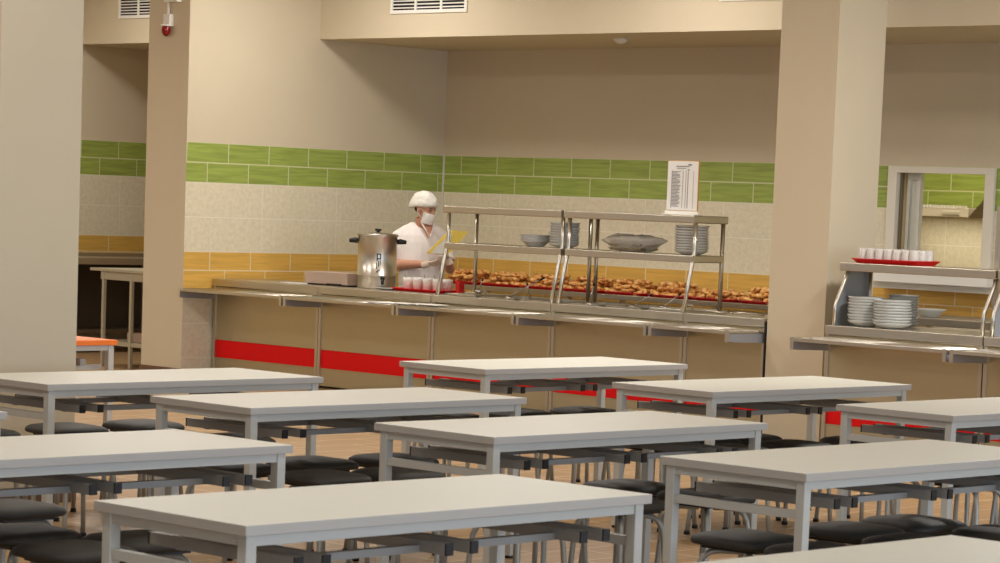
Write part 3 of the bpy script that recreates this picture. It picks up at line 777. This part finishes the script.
# orange table peeping out behind the pillar
ot=empty('orange_table',(-13.43,8.27,0),label='table with bright orange top half hidden behind the left pillar',cat='dining table')
mb=MB(); mb.box(0,.68,0,1.68,.72,.75); mb.build('tabletop','orange',ot,bevel=.003)
for x in (.015,.625):
    for y in (.015,1.625):
        mb=MB(); mb.box(x,x+.04,y,y+.04,0,.72); mb.build('leg','tubegrey',ot,bevel=.003)
mb=MB(); mb.box(.02,.66,.02,.05,.688,.719); mb.box(.02,.66,1.63,1.66,.688,.719); mb.box(.02,.05,.05,1.63,.688,.719); mb.box(.63,.66,.05,1.63,.688,.719); mb.build('apron_frame','tubegrey',ot)
for y in (.25,.85,1.43):
    mb=MB(); mb.box(.02,.65,y,y+.04,.6,.64); mb.build('stool_hanger','bracketgrey',ot)
for x in (.1,.56):
    mb=MB(); mb.box(x,x+.03,.05,1.63,.57,.599); mb.build('long_rail','tubegrey',ot)

# bay furniture
bt=empty('work_stand',(-20.2,15.42,0),label='pale grey work stand with open legs in the dark bay at left',cat='stand')
mb=MB(); mb.box(0,1.0,0,.6,.875,.9); mb.build('stand_top','standgrey',bt,bevel=.003)
for x,y in ((.18,.03),(.93,.03),(.18,.54),(.93,.54),(.59,.03)):
    mb=MB(); mb.box(x-.015,x+.015,y-.015,y+.015,0,.875); mb.build('leg','standgrey',bt)
mb=MB(); mb.box(.14,.95,.02,.04,.80,.874); mb.build('apron','standgrey',bt)
mb=MB(); mb.box(.15,.945,.02,.55,.2,.24); mb.build('lower_shelf','standgrey',bt)
mb=MB(); mb.box(.45,.75,.1,.4,.241,.32); o=mb.build('carton','cardboard',label='grey carton on the lower shelf of the work stand in the bay',cat='box'); o.location=(-20.2,15.42,0)
kt=empty('kitchen_bench',(-21.5,17.2,-.0),label='long steel bench along the tiled wall of the bay at left',cat='bench')
mb=MB(); mb.box(-.55,.0,-3,2.9,.88,.945); mb.box(-.59,-.55,-3,2.9,.88,.98); mb.build('bench_top','benchtop',kt,bevel=.004)
mb=MB(); mb.box(-.55,-.1,-2.95,2.85,.2,.23); mb.build('lower_shelf','darksteel',kt)
mb=MB(); mb.box(-.57,-.55,-2.95,2.85,.23,.88); mb.build('back_sheet','pantry',kt)
for y in (-2.9,-1.5,-.1,1.3,2.8):
    mb=MB(); mb.box(-.06,-.02,y,y+.04,0,.88); mb.build('leg','darksteel',kt)

# ------------------------------------------------------------------ the worker
VR=Vector((.717,.696,0)); VT=Vector((.69,-.717,0)); VR.normalize(); VT.normalize(); UP=Vector((0,0,1))
P0=Vector((-17.09,16.67,0))
def W3(a,t,z): return P0+VR*a+VT*t+UP*z
def remeshed(mb,name,mats,parent,vox=.008,smooth=6,**tags):
    o=bpy.data.objects.new('tmp',mb.mesh('tmp',mats)); COL.objects.link(o)
    r=o.modifiers.new('r','REMESH'); r.mode='VOXEL'; r.voxel_size=vox; r.use_smooth_shade=True
    s=o.modifiers.new('s','SMOOTH'); s.iterations=smooth; s.factor=.5
    dg=bpy.context.evaluated_depsgraph_get(); dg.update()
    me=bpy.data.meshes.new_from_object(o.evaluated_get(dg)); me.name=name
    bpy.data.objects.remove(o)
    q=bpy.data.objects.new(name,me); COL.objects.link(q); q.parent=parent
    if not me.materials: me.materials.append(M[mats[0]])
    return tag(q,**tags)
per=empty('person',tuple(P0),label='person in white scrub top, gauze cap and mask reading a yellow folder behind the counter',cat='person')
per.rotation_euler=(0,0,0)
def Lc(a,t,z): return VR*a+VT*t+UP*z       # local coordinates of the person
ft=(VT*math.cos(.45)+VR*math.sin(.45)); fs=UP.cross(ft)   # torso forward / her left
fh=(VT*math.cos(.95)+VR*math.sin(.95)); 
def ering(c,side,fwd,hw,hd,n=20,fb=1.0):
    out=[]
    for j in range(n):
        a=2*PI*j/n; f=math.sin(a)
        out.append(tuple(c+side*(hw*math.cos(a))+fwd*(hd*f)))
    return out
tors=[(.06,.86,.19,.135),(.06,.92,.205,.145),(.05,1.0,.20,.14),(.04,1.08,.185,.135),(.03,1.18,.185,.135),(.02,1.27,.19,.13),(.01,1.33,.185,.12),(.0,1.39,.14,.10),(-.005,1.44,.085,.075)]
def torso(mb,g=0,zmin=0,zmax=2,tmax=None):
    rs=[]
    for (f,z,hw,hd) in tors:
        if zmin<=z<=zmax: rs.append(ering(ft*(f-.05)+UP*z,fs,ft,hw+g,hd+g))
    mb.rings(rs)
SL=Lc(-.205,.0,1.295); SR=Lc(.165,-.04,1.30)
EL=Lc(-.285,.06,1.06); WL=Lc(.06,.27,1.085)
ER=Lc(.25,.06,1.045); WR=Lc(.235,.25,1.135)
headC=Lc(.015,.07,1.558)
# body
mb=MB(); torso(mb,-.012)
mb.tube([Lc(-.02,-.01,1.34),Lc(-.015,.015,1.42),Lc(-.01,.035,1.48)],[.068,.058,.056],16)
mb.tube([SL,(SL+EL)/2,EL],[.06,.054,.046],14); mb.tube([EL,EL.lerp(WL,.35),WL],[.046,.045,.03],14)
mb.tube([SR,(SR+ER)/2,ER],[.058,.052,.044],14); mb.tube([ER,ER.lerp(WR,.35),WR],[.044,.043,.03],14)
for p,r in ((EL,.046),(ER,.044),(SL,.06),(SR,.058)): mb.ball(p,r)
# head: skull, jaw, nose
down=-UP*.35+fh; down.normalize(); hup=(UP*math.cos(.3)+fh*math.sin(.3)).normalized(); hf=(fh*math.cos(.3)-UP*math.sin(.3)).normalized(); hs=hup.cross(hf)
HM=Matrix((hs,hf,hup)).transposed()
HM=Matrix(((hs.x,hf.x,hup.x),(hs.y,hf.y,hup.y),(hs.z,hf.z,hup.z)))
def Hd(x,y,z): return headC+hs*x+hf*y+hup*z
mb.ball(Hd(0,-.01,.035),(.075,.092,.088),n=20,xf=HM)
mb.ball(Hd(0,.025,-.045),(.056,.062,.07),n=18,xf=HM)
mb.ball(Hd(0,.05,-.085),(.03,.03,.024),n=12,xf=HM)
mb.tube([Hd(0,.078,.02),Hd(0,.1,-.012),Hd(0,.106,-.026)],[.009,.012,.013],10)
for s in (-1,1):
    mb.ball(Hd(s*.074,-.012,-.012),(.011,.019,.03),n=10,xf=HM)
    mb.ball(Hd(s*.036,.052,-.02),(.026,.024,.024),n=10,xf=HM)
    mb.ball(Hd(s*.03,.072,.028),(.02,.01,.008),n=8,xf=HM)
# legs
hipc=ft*0+UP*.88
for s in (-1,1):
    h_=fs*(s*.09)+ft*.0
    mb.tube([h_+UP*.90,h_+UP*.7,h_+UP*.48+ft*.01,h_+UP*.30-ft*.005,h_+UP*.09-ft*.01],[.098,.085,.058,.056,.04],16)
body=remeshed(mb,'body',['skin'],per,.0075,5)
# gloved hands: palm, five fingers with bends
def hand(wr,dirv,nrm,name,flip=1):
    dirv=dirv.normalized(); nrm=(nrm-dirv*nrm.dot(dirv)).normalized(); sd=dirv.cross(nrm)*flip
    mb=MB()
    R=Matrix(((sd.x,dirv.x,nrm.x),(sd.y,dirv.y,nrm.y),(sd.z,dirv.z,nrm.z)))
    mb.ball(wr+dirv*.045,(.04,.05,.018),n=14,xf=R)
    mb.tube([wr-dirv*.05,wr,wr+dirv*.02],[.036,.031,.03],14)
    for i,(o,l) in enumerate(((-.030,.072),(-.010,.082),(.010,.077),(.028,.06))):
        b=wr+dirv*.082+sd*o; bend=nrm*.5
        p1=b+dirv*l*.42+nrm*.008; p2=p1+(dirv*.7+nrm*.7).normalized()*l*.32; p3=p2+(dirv*.25+nrm).normalized()*l*.26
        mb.tube([b-dirv*.02,b,p1,p2,p3],[.010,.0105,.0098,.009,.0075],10); mb.ball(p3,.0075,n=8)
    b=wr+dirv*.03-sd*.036
    p1=b+(dirv*.6-sd*.7+nrm*.2).normalized()*.034; p2=p1+(dirv*.8+nrm*.55).normalized()*.03; p3=p2+(dirv*.6+nrm*.8).normalized()*.02
    mb.tube([b+sd*.012,b,p1,p2,p3],[.013,.014,.012,.0105,.0085],10); mb.ball(p3,.0085,n=8)
    return remeshed(mb,name,['glove'],per,.0042,2,label='thin translucent glove')
hand(WL,(Lc(.15,.08,.035)),-VT*.2+UP*.6+VR*.1,'gloved_hand',1)
hand(WR,(Lc(-.05,.02,.12)),-VR*.8+VT*.1,'gloved_hand',-1)
# scrub top with short sleeves
mb=MB(); torso(mb,.012,.86,1.45)
mb.rings([ering(ft*.0+UP*.87,fs,ft,.215,.155),ering(ft*-.005+UP*.80,fs,ft,.225,.16)])
def sleeve(S,E,r0,r1,f): 
    e=S.lerp(E,f); mb.tube([S+(E-S)*.06,S.lerp(e,.5),e],[r0,(r0+r1)/2+.004,r1],16); mb.ball(S,r0)
sleeve(SL,EL,.078,.078,.78); sleeve(SR,ER,.070,.070,.75)
for S_,x_ in ((SL,-.06),(SR,.05)): mb.tube([Lc(x_,0,1.385),Lc(x_,0,1.385).lerp(S_,.5)+UP*.012,S_+UP*.01],[.062,.07,.068],14)
top=remeshed(mb,'scrub_top',['cloth'],per,.009,5,label='white short-sleeved scrub top')
# V of bare chest at the neckline, as skin-coloured inset, and its folded edge
vc=ft*.118-ft*.05
def chest(x,z):  # point on the cloth surface
    f=.075+ (1.44-z)*.7
    return ft*min(.128,f)+fs*x+UP*z
mb=MB(); mb.add([chest(-.055,1.445),chest(.055,1.445),chest(.03,1.385),chest(0,1.32),chest(-.03,1.385)],[(0,1,2,3,4)])
mb.v=[tuple(Vector(p)+ft*.012) for p in mb.v]; k=len(mb.v)
mb.v+=[tuple(Vector(p)-ft*.05) for p in mb.v[:k]]; 
for i in range(k): mb.f.append((i,(i+1)%k,k+(i+1)%k,k+i)); mb.m.append(0); mb.sm.append(False)
mb.build('neckline_skin','skin',per)
mb=MB(); mb.tube([chest(-.06,1.447)+ft*.012,chest(-.034,1.385)+ft*.016,chest(0,1.315)+ft*.016,chest(.034,1.385)+ft*.016,chest(.06,1.447)+ft*.012],.0055,8); mb.build('neck_binding','cloth',per)
# trousers, clogs
mb=MB()
for s in (-1,1):
    h_=fs*(s*.095)
    mb.tube([h_+UP*.92,h_+UP*.7,h_+UP*.48+ft*.01,h_+UP*.28,h_+UP*.07],[.115,.105,.085,.08,.078],18)
mb.rings([ering(UP*.80,fs,ft,.19,.13),ering(UP*.92,fs,ft,.20,.135)])
remeshed(mb,'trousers',['cloth'],per,.01,3)
for s in (-1,1):
    mb=MB(); c_=fs*(s*.095)+ft*.04
    Rm=Matrix(((fs.x,ft.x,0),(fs.y,ft.y,0),(0,0,1)))
    mb.ball(c_+UP*.04,(.048,.125,.04),n=16,xf=Rm); mb.build('clog','shoe',per)
# gauze cap: gathered, with seam ridge
rs=[];n=48
for i in range(11):
    th=i/10*PI*.56
    ring=[]
    for j in range(n):
        a=2*PI*j/n
        g=1+.035*math.sin(a*14+i*.6)*(i/10)+.12*noise.noise(Vector((math.cos(a)*2,math.sin(a)*2,th*3)))
        r=(math.sin(th)+.001)*g
        x=.105*r*math.cos(a); y=.128*r*math.sin(a)-.03; z=.04+.115*math.cos(th)+(.034 if math.sin(a)>0 else -.055)*abs(math.sin(a))*(i/10)**2
        ring.append(tuple(Hd(x,y,z)))
    rs.append(ring)
last=rs[-1]; cc=Hd(0,-.03,.03)
rs.append([tuple(Vector(p).lerp(cc,.1)+hup*-.008) for p in last]); rs.append([tuple(Vector(p).lerp(cc,.16)+hup*.012) for p in last])
mb=MB(); mb.rings(rs,0,True); mb.build('gauze_cap','cap',per,label='gathered white gauze cap')
# nape hair
mb=MB(); mb.ball(Hd(0,-.06,-.015),(.06,.035,.035),n=14,xf=HM); mb.build('hair','hair',per)
# mask with pleats and ear loops
rs=[]
for i in range(9):
    t=i/8; z=-.012-.1*t; pleat=.0035*(1 if i%2 else -1)
    hw=.062-.012*t*t; ring=[]
    for j in range(13):
        s=-1+2*j/12; x=hw*s*1.02
        y=.118*math.sqrt(max(0,1-(s*.80)**2))-.02*abs(t-.35)+pleat-.002 - (.03 if abs(s)>.99 else 0)
        ring.append((x,y,z))
    rs.append(ring)
vs=[tuple(Hd(*p)) for r in rs for p in r]; fs_=[(i*13+j,i*13+j+1,(i+1)*13+j+1,(i+1)*13+j) for i in range(8) for j in range(12)]
mb=MB(); mb.add(vs,fs_,0,True); mk=mb.build('face_mask','mask',per,label='white pleated face mask')
so=mk.modifiers.new('t','SOLIDIFY'); so.thickness=.002
for s in (-1,1):
    mb=MB(); mb.tube([Hd(s*.06,.06,-.01),Hd(s*.078,.0,.01),Hd(s*.084,-.02,-.005),Hd(s*.078,-.01,-.04),Hd(s*.055,.055,-.085)],.0018,6); mb.build('ear_loop','mask',per)
# eyes (looking down) and brows
for s in (-1,1):
    mb=MB(); mb.ball(Hd(s*.03,.079,.014),(.011,.006,.0045),n=12,xf=HM); ey=mb.build('eye','eyewhite',per)
    mb=MB(); mb.ball(Hd(s*.03,.0855,.011),(.006,.003,.005),n=10,xf=HM); mb.build('iris','eye',ey)
    mb=MB(); mb.tube([Hd(s*.014,.087,.03),Hd(s*.032,.087,.036),Hd(s*.05,.074,.03)],[.003,.0035,.002],6); mb.build('eyebrow','hair',per)
    mb=MB(); mb.tube([Hd(s*.017,.084,.017),Hd(s*.03,.089,.02),Hd(s*.044,.08,.016)],[.0015,.0025,.0015],6); mb.build('eyelid','hair',per)

# open yellow folder in the hands
def slab(mb,q,th,mi):
    a,b,c,d=[Vector(p) for p in q]; n=(b-a).cross(d-a).normalized()*th
    vs=[a,b,c,d,a+n,b+n,c+n,d+n]; mb.add(vs,[(3,2,1,0),(4,5,6,7),(0,1,5,4),(1,2,6,5),(2,3,7,6),(3,0,4,7)],mi)
PX=.00872
def Fp(u,v,t): return Lc((u-421)*PX,t,1.716-(v-191)*PX)
fo=empty('folder',tuple(P0),label='open yellow card folder held by the person in white',cat='folder')
A_,B_,C_,D_=Fp(427,253,.34),Fp(447,253.5,.42),Fp(455,229,.36),Fp(449,228.5,.30)
S0,S1=Fp(447,253.5,.42),Fp(453,229,.36)
mb=MB(); slab(mb,(Fp(426.5,252.5,.36),S0,S1,Fp(448.5,228.5,.33)),.004,0); mb.build('left_cover','folder',fo)
mb=MB(); slab(mb,(Fp(429,252.2,.366),Fp(446.5,252.6,.426),Fp(451.5,232,.369),Fp(448,231.5,.341)),.003,0); mb.build('page','pagegrey',fo)
mb=MB(); slab(mb,(S0,Fp(457,243,.40),Fp(467.5,229.3,.36),S1),.004,0); mb.build('right_cover','folder',fo)

# ------------------------------------------------------------------ light
def area(name,loc,rot,sx,sy,power,col):
    l=bpy.data.lights.new(name,'AREA'); l.shape='RECTANGLE'; l.size=sx; l.size_y=sy; l.energy=power; l.color=col
    o=bpy.data.objects.new(name,l); COL.objects.link(o); o.location=loc; o.rotation_euler=rot; return o
# daylight through the window wall on the right
for i,y in enumerate((-2.7,2.1,6.9,11.7,16.5)):
    area('window_daylight',(3.95,y,2.1),(0,PI/2,0),2.4,3.8,160,(.66,.80,1.0))
# ceiling lamp fittings: lit diffusers in housings, each with its lamp
lamp0=None
for yy in (15.45,14.6,11.2,7.2,3.6):
    for xx in ((-20.4,-17.2,-14.0) if yy>15 else (-8.6,) if yy>12 else (-20.4,-17.2,-14.0,-10.8) if yy>10 else (-20.4,-17.2,-14.0,-10.8,-7.6,-4.4)):
        if lamp0 is None:
            lamp0=empty('ceiling_lamp')
            mb=MB(); mb.box(-.31,.31,-.31,.31,.012,.06); mb.build('housing','white',lamp0,bevel=.004)
            mb=MB(); mb.box(-.29,.29,-.29,.29,0,.011); mb.build('diffuser','lamp',lamp0)
            l=lamp0
        else: l=copy_tree(lamp0)
        place(l,(xx,yy,CZ-.062),0,'square lit ceiling lamp above the dining hall','lit ceiling lamps of the hall','ceiling lamp')
        area('lamp_light',(xx,yy,CZ-.07),(0,0,0),.58,.58,(46 if yy>15 else 150 if yy>12 else 56 if yy>10 else 21),(.98,.96,.94))
area('kitchen_light',(-13.2,18.9,3.1),(math.radians(25),0,0),1.6,.4,27,(1,.92,.72))
area('hood_fill_light',(-13.7,19.77,1.655),(0,0,0),1.2,.2,5.5,(1,.93,.76))  # added unseen lamp, brightens the kitchen wall below the canopy
w=bpy.data.worlds.new('world'); SC.world=w; w.use_nodes=True
w.node_tree.nodes['Background'].inputs[0].default_value=(.78,.86,1,1); w.node_tree.nodes['Background'].inputs[1].default_value=.35

# ------------------------------------------------------------------ camera
cd=bpy.data.cameras.new('camera'); cam=bpy.data.objects.new('camera',cd); COL.objects.link(cam)
f=2708.922; cy=471.706
fw=Vector((-.68996,.71697,-.09914))
yaw,pitch,roll=0.766183,0.099337,0.038021
fw=Vector((-math.sin(yaw)*math.cos(pitch),math.cos(yaw)*math.cos(pitch),-math.sin(pitch)))
rt=Vector((math.cos(yaw),math.sin(yaw),0)); up=rt.cross(fw)
c,s=math.cos(roll),math.sin(roll); r2=c*rt+s*up; u2=-s*rt+c*up
cam.matrix_world=Matrix(((r2.x,u2.x,-fw.x,0),(r2.y,u2.y,-fw.y,0),(r2.z,u2.z,-fw.z,1.65),(0,0,0,1)))
cd.sensor_width=36; cd.lens=f*36/1000; cd.shift_y=(cy-281.5)/1000
cd.clip_end=200
cd.dof.use_dof=True; cd.dof.focus_distance=22; cd.dof.aperture_fstop=14
SC.camera=cam
SC.view_settings.view_transform='Standard'; SC.view_settings.look='None'; SC.view_settings.gamma=1
SC.view_settings.use_curve_mapping=False; SC.view_settings.exposure=0.0
